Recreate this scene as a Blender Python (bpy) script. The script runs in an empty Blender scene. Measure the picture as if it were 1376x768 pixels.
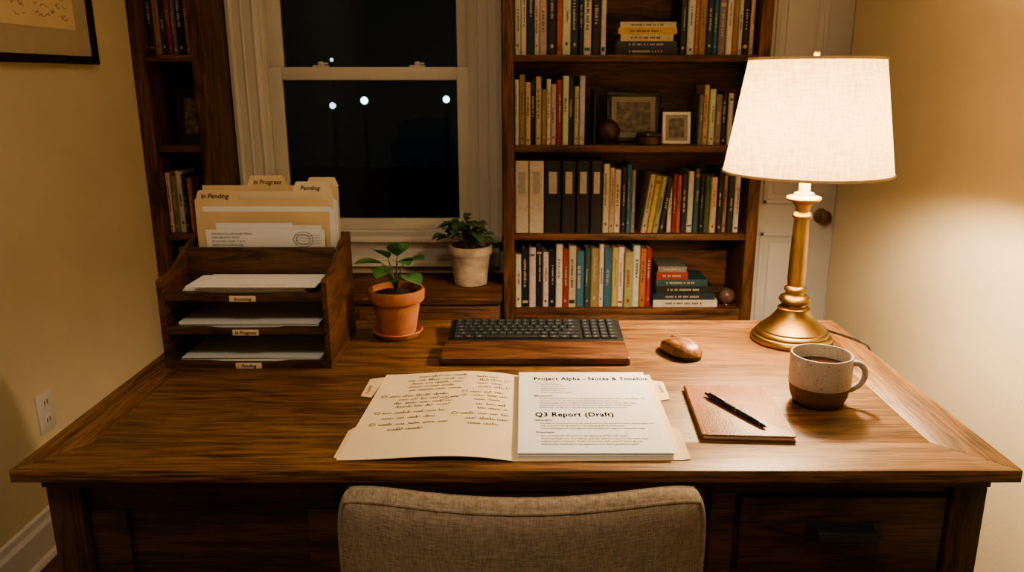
import bpy, bmesh, math, random
from mathutils import Vector, Matrix
random.seed(7)
S=bpy.context.scene
COL=S.collection

# ---------------------------------------------------------------- materials
def newmat(name):
    m=bpy.data.materials.new(name); m.use_nodes=True
    nt=m.node_tree; b=nt.nodes['Principled BSDF']
    return m,nt,b
def N(nt,t,**k):
    n=nt.nodes.new(t)
    for a,v in k.items(): setattr(n,a,v)
    return n
def ramp(nt,stops):
    r=N(nt,'ShaderNodeValToRGB'); e=r.color_ramp.elements
    while len(e)<len(stops): e.new(.5)
    for i,(p,c) in enumerate(stops):
        e[i].position=p; e[i].color=(*c,1) if len(c)==3 else c
    return r
def plain(name,c,rough=.5,metal=0,var=.12,vscale=20,bump=0,bscale=200,spec=.5,coat=0):
    m,nt,b=newmat(name); L=nt.links
    tc=N(nt,'ShaderNodeTexCoord'); no=N(nt,'ShaderNodeTexNoise'); no.inputs['Scale'].default_value=vscale
    no.inputs['Detail'].default_value=4
    L.new(tc.outputs['Object'],no.inputs['Vector'])
    lo=tuple(max(0,x*(1-var)) for x in c); hi=tuple(min(1,x*(1+var)) for x in c)
    r=ramp(nt,[(.3,lo),(.7,hi)]); L.new(no.outputs['Fac'],r.inputs[0]); L.new(r.outputs[0],b.inputs['Base Color'])
    b.inputs['Roughness'].default_value=rough; b.inputs['Metallic'].default_value=metal
    b.inputs['Specular IOR Level'].default_value=spec
    b.inputs['Coat Weight'].default_value=coat
    if bump:
        n2=N(nt,'ShaderNodeTexNoise'); n2.inputs['Scale'].default_value=bscale; n2.inputs['Detail'].default_value=3
        L.new(tc.outputs['Object'],n2.inputs['Vector'])
        bp=N(nt,'ShaderNodeBump'); bp.inputs['Strength'].default_value=bump; bp.inputs['Distance'].default_value=.002
        L.new(n2.outputs['Fac'],bp.inputs['Height']); L.new(bp.outputs[0],b.inputs['Normal'])
    return m
def wood(name,dark,mid,light,axis='X',rough=.38,s=1.0,bump=.25,ac1=9,pore=.75,pc=190,plo=.38,phi=.54):
    m,nt,b=newmat(name); L=nt.links
    tc=N(nt,'ShaderNodeTexCoord')
    def mp(al,ac):
        q=N(nt,'ShaderNodeMapping'); v={'X':(al,ac,ac),'Y':(ac,al,ac),'Z':(ac,ac,al)}[axis]
        q.inputs['Scale'].default_value=tuple(x*s for x in v); L.new(tc.outputs['Object'],q.inputs['Vector']); return q
    m1=mp(1.1,ac1); n1=N(nt,'ShaderNodeTexNoise'); n1.inputs['Scale'].default_value=1.6; n1.inputs['Detail'].default_value=5; n1.inputs['Distortion'].default_value=.6
    L.new(m1.outputs[0],n1.inputs['Vector'])
    mu=N(nt,'ShaderNodeMath',operation='MULTIPLY'); mu.inputs[1].default_value=9; L.new(n1.outputs['Fac'],mu.inputs[0])
    fr=N(nt,'ShaderNodeMath',operation='PINGPONG'); fr.inputs[1].default_value=1; L.new(mu.outputs[0],fr.inputs[0])
    r1=ramp(nt,[(0,dark),(.35,mid),(1,light)]); L.new(fr.outputs[0],r1.inputs[0])
    m2=mp(6,pc); n2=N(nt,'ShaderNodeTexNoise'); n2.inputs['Scale'].default_value=2.2; n2.inputs['Detail'].default_value=3
    L.new(m2.outputs[0],n2.inputs['Vector'])
    r2=ramp(nt,[(plo,(.2,.2,.2)),(phi,(1,1,1))]); L.new(n2.outputs['Fac'],r2.inputs[0])
    m3=mp(.7,2.5); n3=N(nt,'ShaderNodeTexNoise'); n3.inputs['Scale'].default_value=1.5
    L.new(m3.outputs[0],n3.inputs['Vector'])
    r3=ramp(nt,[(.3,(.72,.72,.72)),(.7,(1.0,1.0,1.0))]); L.new(n3.outputs['Fac'],r3.inputs[0])
    x1=N(nt,'ShaderNodeMixRGB',blend_type='MULTIPLY'); x1.inputs[0].default_value=pore
    L.new(r1.outputs[0],x1.inputs[1]); L.new(r2.outputs[0],x1.inputs[2])
    x2=N(nt,'ShaderNodeMixRGB',blend_type='MULTIPLY'); x2.inputs[0].default_value=1
    L.new(x1.outputs[0],x2.inputs[1]); L.new(r3.outputs[0],x2.inputs[2])
    L.new(x2.outputs[0],b.inputs['Base Color'])
    b.inputs['Roughness'].default_value=rough
    bp=N(nt,'ShaderNodeBump'); bp.inputs['Strength'].default_value=bump; bp.inputs['Distance'].default_value=.0015
    L.new(n2.outputs['Fac'],bp.inputs['Height']); L.new(bp.outputs[0],b.inputs['Normal'])
    return m
def weave(name,c,c2,scale=260,rough=.95,bump=.6,lo=.38,hi=.6):
    m,nt,b=newmat(name); L=nt.links
    tc=N(nt,'ShaderNodeTexCoord')
    outs=[]
    for sc in ((scale,scale*.12,scale*.12),(scale*.12,scale*.12,scale)):
        q=N(nt,'ShaderNodeMapping'); q.inputs['Scale'].default_value=sc; L.new(tc.outputs['Object'],q.inputs['Vector'])
        n=N(nt,'ShaderNodeTexNoise'); n.inputs['Scale'].default_value=1; n.inputs['Detail'].default_value=3; L.new(q.outputs[0],n.inputs['Vector']); outs.append(n)
    ad=N(nt,'ShaderNodeMath',operation='ADD'); L.new(outs[0].outputs['Fac'],ad.inputs[0]); L.new(outs[1].outputs['Fac'],ad.inputs[1])
    hf=N(nt,'ShaderNodeMath',operation='MULTIPLY'); hf.inputs[1].default_value=.5; L.new(ad.outputs[0],hf.inputs[0])
    r=ramp(nt,[(lo,c2),(hi,c)]); L.new(hf.outputs[0],r.inputs[0]); L.new(r.outputs[0],b.inputs['Base Color'])
    b.inputs['Roughness'].default_value=rough; b.inputs['Specular IOR Level'].default_value=.15
    bp=N(nt,'ShaderNodeBump'); bp.inputs['Strength'].default_value=bump; bp.inputs['Distance'].default_value=.002
    L.new(hf.outputs[0],bp.inputs['Height']); L.new(bp.outputs[0],b.inputs['Normal'])
    return m,nt,b,r
def emis(name,c,st):
    m=bpy.data.materials.new(name); m.use_nodes=True; nt=m.node_tree; nt.nodes.clear()
    o=N(nt,'ShaderNodeOutputMaterial'); e=N(nt,'ShaderNodeEmission'); e.inputs[0].default_value=(*c,1); e.inputs[1].default_value=st
    nt.links.new(e.outputs[0],o.inputs[0]); return m

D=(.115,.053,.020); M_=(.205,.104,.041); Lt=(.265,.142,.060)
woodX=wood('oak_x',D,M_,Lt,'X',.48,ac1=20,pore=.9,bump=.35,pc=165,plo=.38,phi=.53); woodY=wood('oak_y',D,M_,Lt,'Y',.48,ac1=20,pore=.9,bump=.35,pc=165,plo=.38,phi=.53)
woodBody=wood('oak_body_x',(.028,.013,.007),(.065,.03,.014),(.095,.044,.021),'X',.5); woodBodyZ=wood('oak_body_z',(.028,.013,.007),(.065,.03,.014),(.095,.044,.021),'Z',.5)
caseZ=wood('case_z',(.06,.025,.010),(.15,.064,.024),(.21,.095,.037),'Z',.5,1.0,.15)
caseX=wood('case_x',(.06,.025,.010),(.15,.064,.024),(.21,.095,.037),'X',.5,1.0,.15)
trayX=wood('tray_wood_x',(.06,.028,.012),(.13,.060,.026),(.19,.09,.04),'X',.5,1.6)
trayY=wood('tray_wood_y',(.06,.028,.012),(.13,.060,.026),(.19,.09,.04),'Y',.5,1.6)
walnut=wood('walnut',(.05,.021,.011),(.14,.06,.03),(.2,.092,.046),'X',.42,1.4)
mousew=wood('mouse_wood',(.15,.065,.028),(.30,.15,.065),(.40,.21,.095),'Y',.35,2.2)
floorw=wood('floor_wood',(.04,.015,.006),(.12,.048,.018),(.18,.075,.03),'Y',.4)
wallm=plain('wall_paint',(.68,.60,.43),.85,var=.04,vscale=3,bump=.35,bscale=90,spec=.2)
ceilm=plain('ceiling_paint',(.7,.65,.55),.9,var=.03,vscale=3,bump=.1)
white=plain('white_trim',(.70,.68,.64),.45,var=.03,vscale=5)
doorw=plain('door_paint',(.68,.66,.64),.45,var=.03,vscale=5)
blackp=plain('black_plastic',(.012,.013,.015),.45,var=.1)
keym=plain('key_plastic',(.020,.026,.032),.5,var=.1)
legend=plain('key_legend',(.45,.47,.48),.6)
brass=plain('antique_brass',(.33,.245,.125),.38,1.0,var=.3,vscale=14,bump=.12,bscale=60)
cream=plain('candle_sleeve',(.8,.7,.5),.5)
manila=plain('manila',(.70,.54,.33),.7,var=.05,vscale=8,bump=.1,bscale=300,spec=.2)
manila2=plain('manila_light',(.76,.63,.43),.7,var=.05,vscale=8,spec=.2)
paper=plain('paper',(.80,.80,.79),.75,var=.015,vscale=8,spec=.2)
matw=plain('photo_mat',(.34,.32,.27),.75,var=.04,vscale=8,spec=.2)
ink=plain('ink',(.004,.004,.005),.9,spec=.05)
inkb=plain('brown_ink',(.022,.012,.006),.9,spec=.05)
pencil=plain('pencil_grey',(.28,.21,.13),.8,spec=.1)
grey=plain('grey_print',(.02,.02,.02),.9,spec=.05)
leather=plain('tan_leather',(.225,.095,.045),.45,var=.28,vscale=25,bump=.5,bscale=350)
terr=plain('terracotta',(.42,.165,.075),.8,var=.15,vscale=30,bump=.3,bscale=150)
potw=plain('weathered_pot',(.48,.40,.32),.85,var=.3,vscale=25,bump=.4,bscale=80)
soil=plain('soil',(.03,.018,.01),.95,var=.5,vscale=120,bump=1,bscale=150)
leafm=plain('leaf',(.085,.22,.085),.3,var=.35,vscale=30)
leafd=plain('leaf_dark',(.07,.145,.06),.45,var=.35,vscale=30)
stemm=plain('stem',(.12,.14,.05),.6)
team=plain('tea',(.045,.015,.005),.08)
mugb=plain('mug_brown',(.14,.080,.048),.7,var=.15,vscale=40,bump=.15)
frameb=plain('frame_black',(.015,.012,.01),.35)
matb=plain('mat_board',(.50,.43,.33),.8,var=.05)
photo_m=plain('photo_print',(.13,.12,.10),.4,var=.8,vscale=45)
steel=plain('latch_metal',(.3,.25,.18),.4,1)
darkobj=plain('dark_wood_turned',(.06,.025,.012),.3,var=.3)
curt=plain('asphalt',(.01,.01,.012),.9)
glassball=plain('amber_glass',(.1,.06,.05),.1,var=.4)
m,nt,b=newmat('mug_cream'); tc=N(nt,'ShaderNodeTexCoord'); no=N(nt,'ShaderNodeTexNoise'); no.inputs['Scale'].default_value=300; no.inputs['Detail'].default_value=1
nt.links.new(tc.outputs['Object'],no.inputs['Vector']); r=ramp(nt,[(.29,(.15,.11,.08)),(.35,(.44,.40,.35))]); nt.links.new(no.outputs['Fac'],r.inputs[0]); nt.links.new(r.outputs[0],b.inputs['Base Color']); b.inputs['Roughness'].default_value=.3
mugc=m
m,nt,b=newmat('book_covers'); at=N(nt,'ShaderNodeAttribute'); at.attribute_name='Col'
no=N(nt,'ShaderNodeTexNoise'); no.inputs['Scale'].default_value=60; rr=ramp(nt,[(.3,(.8,.8,.8)),(.7,(1,1,1))]); tc=N(nt,'ShaderNodeTexCoord'); nt.links.new(tc.outputs['Object'],no.inputs['Vector']); nt.links.new(no.outputs['Fac'],rr.inputs[0])
mx=N(nt,'ShaderNodeMixRGB',blend_type='MULTIPLY'); mx.inputs[0].default_value=1; nt.links.new(at.outputs['Color'],mx.inputs[1]); nt.links.new(rr.outputs[0],mx.inputs[2]); nt.links.new(mx.outputs[0],b.inputs['Base Color']); b.inputs['Roughness'].default_value=.5
bookm=m
chairf,_,_,_=weave('beige_upholstery',(.36,.30,.235),(.19,.155,.12),620,bump=.8,lo=.36,hi=.62)
# lampshade : linen, diffuse + translucent
m,nt,b,r=weave('linen_shade',(.78,.57,.31),(.50,.34,.165),300,bump=.2,lo=.36,hi=.62)
nt.nodes.remove(b); out=[n for n in nt.nodes if n.type=='OUTPUT_MATERIAL'][0]
df=N(nt,'ShaderNodeBsdfDiffuse'); tr=N(nt,'ShaderNodeBsdfTranslucent'); ms=N(nt,'ShaderNodeMixShader'); ms.inputs[0].default_value=.12
for q in (df,tr): nt.links.new(r.outputs[0],q.inputs[0])
nt.links.new(df.outputs[0],ms.inputs[1]); nt.links.new(tr.outputs[0],ms.inputs[2]); nt.links.new(ms.outputs[0],out.inputs[0])
shadem=m
shtrim=plain('shade_trim',(.55,.42,.26),.9)
# window glass
m=bpy.data.materials.new('window_glass'); m.use_nodes=True; nt=m.node_tree; nt.nodes.clear()
o=N(nt,'ShaderNodeOutputMaterial'); t=N(nt,'ShaderNodeBsdfTransparent'); g=N(nt,'ShaderNodeBsdfGlossy'); g.inputs['Roughness'].default_value=.02; f=N(nt,'ShaderNodeFresnel'); x=N(nt,'ShaderNodeMixShader')
f.inputs['IOR'].default_value=1.35
t.inputs[0].default_value=(.85,.9,.9,1)
nt.links.new(f.outputs[0],x.inputs[0]); nt.links.new(t.outputs[0],x.inputs[1]); nt.links.new(g.outputs[0],x.inputs[2]); nt.links.new(x.outputs[0],o.inputs[0])
winglass=m

# ---------------------------------------------------------------- mesh builder
class MB:
    def __init__(s): s.v=[]; s.f=[]; s.m=[]; s.c=[]; s.T=None
    def add(s,vs,fs,mi=0,c=(1,1,1)):
        o=len(s.v)
        for p in vs:
            p=Vector(p)
            if s.T: p=s.T@p
            s.v.append(p)
        for f in fs: s.f.append([i+o for i in f]); s.m.append(mi); s.c.append(c)
    def box(s,x0,x1,y0,y1,z0,z1,mi=0,c=(1,1,1)):
        vs=[(x,y,z) for z in (z0,z1) for y in (y0,y1) for x in (x0,x1)]
        s.add(vs,[(0,2,3,1),(4,5,7,6),(0,1,5,4),(2,6,7,3),(0,4,6,2),(1,3,7,5)],mi,c); return s
    def prism(s,pts,a,b_,axis='Z',mi=0,c=(1,1,1)):
        n=len(pts)
        def mk(p,h): return {'Z':(p[0],p[1],h),'X':(h,p[0],p[1]),'Y':(p[0],h,p[1])}[axis]
        vs=[mk(p,a) for p in pts]+[mk(p,b_) for p in pts]
        fs=[list(range(n))[::-1],list(range(n,2*n))]+[(i,(i+1)%n,n+(i+1)%n,n+i) for i in range(n)]
        s.add(vs,fs,mi,c); return s
    def lathe(s,prof,cx,cy,cz=0,seg=48,mi=0,mf=None,cap=True):
        n=len(prof); vs=[]
        for r,z in prof:
            for k in range(seg):
                a=2*math.pi*k/seg; vs.append((cx+r*math.cos(a),cy+r*math.sin(a),cz+z))
        o=len(s.v); s.add(vs,[],mi)
        for i in range(n-1):
            for k in range(seg):
                k2=(k+1)%seg
                s.f.append([o+i*seg+k,o+i*seg+k2,o+(i+1)*seg+k2,o+(i+1)*seg+k]); s.m.append(mf((prof[i][1]+prof[i+1][1])/2,i) if mf else mi); s.c.append((1,1,1))
        if cap:
            s.f.append([o+k for k in range(seg)][::-1]); s.m.append(mf(prof[0][1],0) if mf else mi); s.c.append((1,1,1))
            s.f.append([o+(n-1)*seg+k for k in range(seg)]); s.m.append(mf(prof[-1][1],n-1) if mf else mi); s.c.append((1,1,1))
        return s
    def tube(s,pts,r,seg=10,mi=0,closed=False,c=(1,1,1)):
        pts=[Vector(p) for p in pts]; n=len(pts); rs=r if isinstance(r,(list,tuple)) else [r]*n
        up=Vector((0,0,1)); prev=None; vs=[]
        for i,p in enumerate(pts):
            if closed: d=pts[(i+1)%n]-pts[i-1]
            else: d=pts[min(i+1,n-1)]-pts[max(i-1,0)]
            d.normalize()
            if prev is None:
                a=d.cross(up)
                if a.length<.1: a=d.cross(Vector((1,0,0)))
            else: a=prev-d*prev.dot(d)
            a.normalize(); prev=a; b2=d.cross(a)
            for k in range(seg):
                t=2*math.pi*k/seg; vs.append(p+(a*math.cos(t)+b2*math.sin(t))*rs[i])
        fs=[]
        for i in range(n if closed else n-1):
            j=(i+1)%n
            for k in range(seg):
                k2=(k+1)%seg; fs.append((i*seg+k,i*seg+k2,j*seg+k2,j*seg+k))
        if not closed: fs+= [tuple(range(seg))[::-1],tuple((n-1)*seg+k for k in range(seg))]
        s.add(vs,fs,mi,c); return s
    def leaf(s,B,d,L,W,droop=.2,mi=0,fold=.15):
        B=Vector(B); d=Vector(d).normalized(); up=Vector((0,0,1)); side=d.cross(up)
        if side.length<.15: side=Vector((1,0,0))
        side.normalize(); nn=side.cross(d); n=11; vs=[]
        for i in range(n):
            t=i/(n-1); p=B+d*L*t-up*droop*L*t*t; w=W/2*max(.03,math.sin(math.pi*(t**1.05)))**.7
            vs+= [p-side*w+nn*w*fold*2,p-nn*w*.1,p+side*w+nn*w*fold*2]
        fs=[]
        for i in range(n-1):
            a=i*3; fs+=[(a,a+1,a+4,a+3),(a+1,a+2,a+5,a+4)]
        s.add(vs,fs,mi)
def build(mb,name,mats,parent=None,bevel=0,seg=2,smooth=None,loc=None,rot=None,local=False,col=False,recalc=True):
    me=bpy.data.meshes.new(name); me.from_pydata(mb.v,[],mb.f)
    if not isinstance(mats,(list,tuple)): mats=[mats]
    for q in mats: me.materials.append(q)
    me.polygons.foreach_set('material_index',mb.m)
    if col:
        ca=me.color_attributes.new(name='Col',type='FLOAT_COLOR',domain='CORNER')
        for p,c in zip(me.polygons,mb.c):
            for li in p.loop_indices: ca.data[li].color=(*c,1)
    if recalc or bevel:
        bm=bmesh.new(); bm.from_mesh(me)
        if recalc: bmesh.ops.recalc_face_normals(bm,faces=bm.faces[:])
        if bevel:
            es=[e for e in bm.edges if len(e.link_faces)==2 and e.calc_face_angle(0)>.5]
            bmesh.ops.bevel(bm,geom=es,offset=bevel,segments=seg,affect='EDGES',clamp_overlap=True,profile=.5)
        bm.to_mesh(me); bm.free()
    if smooth is None: smooth=bevel>0
    if smooth:
        me.shade_smooth()
        me.set_sharp_from_angle(angle=math.radians(38))
    ob=bpy.data.objects.new(name,me); COL.objects.link(ob)
    if loc: ob.location=loc
    if rot: ob.rotation_euler=rot
    if parent:
        ob.parent=parent
        if not local: ob.matrix_parent_inverse=Matrix.Translation(parent.location).inverted()
    return ob
def box(name,x0,x1,y0,y1,z0,z1,mat,parent=None,bevel=0,**k):
    return build(MB().box(x0,x1,y0,y1,z0,z1),name,mat,parent,bevel,**k)
def empty(name,loc,rot=None):
    e=bpy.data.objects.new(name,None); e.empty_display_size=.05; COL.objects.link(e); e.location=loc
    if rot: e.rotation_euler=rot
    return e
def text(name,body,size,loc,rot,mat,parent,align='LEFT',bold=0,local=False,shear=0,space=1.0,tall=1.0):
    cu=bpy.data.curves.new(name,'FONT'); cu.body=body; cu.size=size; cu.align_x=align; cu.offset=bold; cu.shear=shear; cu.resolution_u=2; cu.space_character=space
    ob=bpy.data.objects.new(name+'_c',cu); COL.objects.link(ob)
    dg=bpy.context.evaluated_depsgraph_get(); me=bpy.data.meshes.new_from_object(ob.evaluated_get(dg))
    bpy.data.objects.remove(ob); me.materials.clear(); me.materials.append(mat)
    if tall!=1.0:
        for v in me.vertices: v.co.y*=tall
    o2=bpy.data.objects.new(name,me); COL.objects.link(o2); o2.location=loc; o2.rotation_euler=rot
    o2.parent=parent
    if not local: o2.matrix_parent_inverse=Matrix.Translation(parent.location).inverted()
    return o2

# ---------------------------------------------------------------- room shell
XL,XR,YB,YF,ZC=-1.40,1.18,3.2,-1.2,2.5
box('floor',XL-.12,1.42,YF-.12,YB+.12,-.06,0,floorw)
box('ceiling',XL-.12,1.42,YF-.12,YB+.12,ZC,ZC+.06,ceilm)
box('wall_left',XL-.12,XL,YF-.12,YB+.12,0,ZC,wallm)
build(MB().box(XR,1.42,YF-.12,2.95,0,ZC).box(1.30,1.42,2.95,YB+.12,0,ZC),'wall_right',wallm)
box('wall_front',XL,XR,YF-.12,YF,0,ZC,wallm)
WX0,WX1,WZ0,WZ1=-1.02,-.205,.735,2.08
build(MB().box(XL,WX0,YB,YB+.12,0,ZC).box(WX1,1.30,YB,YB+.12,0,ZC).box(WX0,WX1,YB,YB+.12,0,WZ0).box(WX0,WX1,YB,YB+.12,WZ1,ZC),'wall_back',wallm)
build(MB().prism([(XL,0),(XL+.018,0),(XL+.018,.1),(XL+.010,.112),(XL+.008,.13),(XL,.135)],YF,2.9,'Y').prism([(XL,0),(XL+.03,0),(XL+.026,.012),(XL+.018,.02),(XL,.02)],YF,2.9,'Y'),'baseboard_left',white)
build(MB().prism([(XR,0),(XR-.018,0),(XR-.018,.08),(XR-.008,.1),(XR,.1)],YF,2.95,'Y'),'baseboard_right',white)
# window
w=empty('window_1',(-.61,3.2,1.4))
mb=MB()
def casing_prof(xo,s_):
    P=[(0,3.2),(0,3.158),(.014,3.156),(.018,3.162),(.022,3.168),(.050,3.1695),(.053,3.1665),(.057,3.1665),(.060,3.1705),(.092,3.173),(.096,3.170),(.102,3.170),(.108,3.176),(.118,3.179),(.118,3.2)]
    return [(xo+s_*a,b_) for a,b_ in P]
mb.prism(casing_prof(-1.138,1),.735,2.1,'Z'); mb.prism(casing_prof(-.087,-1),.735,2.1,'Z')
mb.box(-1.138,-.087,3.16,3.2,2.1,2.22)
build(mb,'casing',white,w)
build(MB().box(-1.138,-.087,3.10,3.2,.712,.735).box(-1.12,-.10,3.165,3.2,.60,.712).box(-1.12,-.10,3.15,3.165,.60,.625),'stool_and_apron',white,w,.003)
mb=MB().box(WX0,WX0+.012,3.2,3.32,WZ0,WZ1).box(WX1-.012,WX1,3.2,3.32,WZ0,WZ1).box(WX0,WX1,3.2,3.32,WZ1-.012,WZ1).box(WX0,WX1,3.2,3.32,WZ0,WZ0+.01)
build(mb,'jamb',white,w)
def sash(nm,y0,y1,z0,z1,bt,tp):
    mb=MB().box(WX0+.012,-.955,y0,y1,z0,z1).box(-.265,WX1-.012,y0,y1,z0,z1).box(-.955,-.265,y0,y1,z0,z0+bt).box(-.955,-.265,y0,y1,z1-tp,z1)
    build(mb,nm,white,w,.003)
    box(nm+'_glass',-.956,-.264,(y0+y1)/2-.002,(y0+y1)/2+.002,z0+bt-.002,z1-tp+.002,winglass,w)
sash('lower_sash',3.205,3.24,.745,1.392,.045,.05)
sash('upper_sash',3.245,3.28,1.345,2.068,.045,.05)
mb=MB()
for x in (-.80,-.42): mb.box(x-.03,x+.03,3.208,3.236,1.392,1.399); mb.lathe([(.012,0),(.013,.008),(.008,.014)],x,3.222,1.399,16); mb.box(x-.002,x+.028,3.216,3.226,1.402,1.409)
build(mb,'sash_locks',white,w,.001)
# outside
box('ground_outside',-30,20,3.6,40,-3.1,-3,curt)
for (x,z,r,st) in ((-4.74,.69,.075,3),(-3.95,.81,.085,9),(-1.92,.84,.08,6),(-4.7,1.78,.04,2)):
    e=empty('street_lamp',(x,20,-3))
    build(MB().lathe([(.09,0),(.05,.3),(.02,z+3-r-.02)],x,20,-3,12),'post',blackp,e)
    prof=[(max(.002,r*math.sin(math.pi*i/12)),-r*math.cos(math.pi*i/12)) for i in range(13)]
    build(MB().lathe(prof,x,20,z,20),'globe',emis('street_globe',(.6,.95,1.0),st),e,smooth=True)
# door
d=empty('door_1',(1.08,3.18,1))
mb=MB().box(.93,1.262,3.165,3.2,.01,2.05)
build(mb,'slab',doorw,d,.002)
mb=MB()
for z0,z1 in ((.15,.74),(.86,1.9)):
    x0,x1=.965,1.165
    for a,b_,c_,e_ in ((x0,x1,z0,z0+.016),(x0,x1,z1-.016,z1),(x0,x0+.016,z0,z1),(x1-.016,x1,z0,z1)): mb.box(a,b_,3.155,3.165,c_,e_)
    mb.box(x0+.04,x1-.04,3.158,3.165,z0+.04,z1-.04)
build(mb,'panel_moulding',doorw,d,.003)
T=Matrix.Translation((1.205,3.165,.81))@Matrix.Rotation(math.radians(90),4,'X')
mb=MB(); mb.T=T; mb.lathe([(.03,0),(.03,.006),(.012,.01),(.010,.03),(.02,.036),(.028,.046),(.028,.056),(.02,.066),(.004,.069)],0,0,0,28)
build(mb,'knob',brass,d,smooth=True)
build(MB().box(.885,.928,3.16,3.2,0,2.1).box(.885,.9,3.15,3.16,0,2.1).box(1.265,1.30,3.16,3.2,0,2.1).box(.885,1.30,3.16,3.2,2.1,2.18),'trim_1',white,None,.002)

# ---------------------------------------------------------------- bookcases
ZS=[.485,.78,1.11,1.43,1.75,2.07]
def bookcase(name,x0,x1,st):
    e=empty(name,((x0+x1)/2,3.05,0))
    mb=MB().box(x0,x0+st,2.92,3.19,0,2.3).box(x1-st,x1,2.92,3.19,0,2.3)
    build(mb,'sides',caseZ,e,.002)
    mb=MB()
    for z in ZS: mb.box(x0+st,x1-st,2.925,3.175,z-.024,z)
    mb.box(x0+st,x1-st,2.925,3.18,2.27,2.3); mb.box(x0+st,x1-st,2.935,3.18,.08,.10); mb.box(x0+st,x1-st,2.95,2.97,0,.08)
    mb.box(x0+st,x1-st,2.928,2.945,.10,.461)
    build(mb,'shelves',caseX,e,.002)
    box('back_panel',x0+st,x1-st,3.178,3.19,0,2.3,caseX,e)
    return e
bookcase('bookcase',-.078,.88,.042)
lb=bookcase('bookcase',XL+.002,-1.142,.045)
# low cabinet beneath window
c=empty('window_cabinet',(-.61,2.97,0))
box('top',-1.138,-.082,2.76,3.148,.55,.575,caseX,c,.003)
box('carcass',-1.13,-.09,2.78,3.14,0,.55,caseX,c,.002)
mb=MB()
for x0,x1 in ((-1.12,-.625),(-.605,-.10)):
    mb.box(x0,x1,2.765,2.78,.40,.53); mb.box(x0+.03,x1-.03,2.76,2.765,.425,.505); mb.box(x0,x1,2.765,2.78,.05,.385)
build(mb,'drawer_fronts',caseX,c,.003)

# ---------------------------------------------------------------- books
WH=(.60,.56,.49); CR=(.52,.44,.31); BK=(.012,.013,.016); NV=(.015,.03,.05); TL=(.025,.07,.075); OR=(.46,.14,.05); RD=(.27,.035,.028); YE=(.5,.37,.13); GR=(.05,.08,.04); TN=(.30,.2,.11); BL=(.04,.13,.22); GY=(.2,.19,.17); LM=(.33,.34,.15)
PG=(.52,.45,.35)
def book(mb,x,z,w,h,dp,c,y=2.95,lean=0,deco=True,lab=None):
    mb.T=Matrix.Translation((x,y,z))@Matrix.Rotation(lean,4,'Y')
    k=min(.004,w*.25)
    mb.prism([(0,k),(k,0),(w-k,0),(w,k),(w,dp),(w-.0015,dp),(w-.0015,k+.002),(.0015,k+.002),(.0015,dp),(0,dp)],0,h,'Z',c=c)
    mb.box(.002,w-.002,k+.002,dp-.003,.003,h-.004,c=PG)
    lum=sum(c)/3
    ic=(.45,.4,.31) if lum<.2 else random.choice([(.03,.03,.04),(.05,.05,.06),(.25,.04,.03),(.04,.1,.14)])
    if lab=='binder':
        mb.box(w*.25,w*.75,-.0008,0,h*.55,h*.85,c=(.5,.47,.42) if lum<.2 else (.4,.38,.33))
    elif deco and w>.012:
        r=random.random(); ww=w*random.uniform(.10,.2)
        if r<.85:
            zc_=h*random.uniform(.32,.5); end=h*random.uniform(.6,.85); cx=w*random.choice([.5,.5,.4,.6])
            while zc_<end:
                ln=random.uniform(.003,.006); mb.box(cx-ww,cx+ww*random.uniform(.4,1),-.0005,k*.2,zc_,zc_+ln,c=ic); zc_+=ln+random.choice([.0018,.0018,.0018,.006])
        if r>.6:
            z0=h*random.choice([.06,.1,.86]); mb.box(k,w-k,-.0006,k*.2,z0,z0+h*random.uniform(.02,.07),c=ic if random.random()<.6 else random.choice([OR,YE,WH,TL]))
        if r<.4:
            z0=h*random.uniform(.06,.14); mb.box(w*.35,w*.65,-.0006,0,z0,z0+w*.4,c=ic)
def fill(mb,x0,x1,z,hs,cols,ws=(.014,.03),y=2.95,lean=.0):
    x=x0; i=0
    while True:
        w=random.uniform(*ws)
        if x+w>x1: break
        c=cols[i%len(cols)]; c=tuple(max(0,v*random.uniform(.85,1.12)) for v in c)
        book(mb,x,z,w,random.uniform(*hs),random.uniform(.15,.19),c,y+random.uniform(0,.012),lean)
        x+=w+.0012; i+=1
def stack(mb,x0,z,items):
    for (w,h,c,dx) in items:
        mb.T=Matrix.Translation((x0+dx,2.955,z))
        mb.box(0,w,0,.16,0,.002,c=c); mb.box(0,w,0,.16,h-.002,h,c=c); mb.box(0,w,0,.002,.002,h-.002,c=c); mb.box(.002,w-.002,.002,.157,.002,h-.002,c=PG)
        ic=(.45,.4,.33) if sum(c)<.6 else (.03,.03,.04)
        x=w*.2
        while x<w*.75:
            ln=random.uniform(.003,.006); mb.box(x,x+ln,-.0005,0,h*.36,h*.62,c=ic); x+=ln+random.choice([.002,.002,.007])
        z+=h
mb=MB()
xl=-.033
fill(mb,xl,.31,ZS[3],(.22,.27),[WH,WH,NV,WH,CR,BK,OR,WH,NV,BK,WH,BK,WH,CR,BK,WH,WH,GY],(.016,.032))
stack(mb,.335,ZS[3],[(.22,.026,BK,0),(.215,.022,NV,0),(.19,.024,CR,.012),(.21,.022,YE,.004),(.2,.02,CR,.01)])
fill(mb,.56,.83,ZS[3],(.19,.26),[BK,WH,OR,TN,NV,BL,GY,WH,TN,WH,BK,CR,WH])
fill(mb,xl,.235,ZS[2],(.2,.255),[WH,TN,CR,BK,CR,TN,WH,CR,RD,WH,BK,CR,WH,CR,TN,BK],(.013,.026))
book(mb,.255,ZS[2],.012,.2,.16,BK,lean=0); 
fill(mb,.645,.79,ZS[2],(.18,.23),[GY,CR,WH,GY,BK,WH,CR],(.016,.026))
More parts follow.
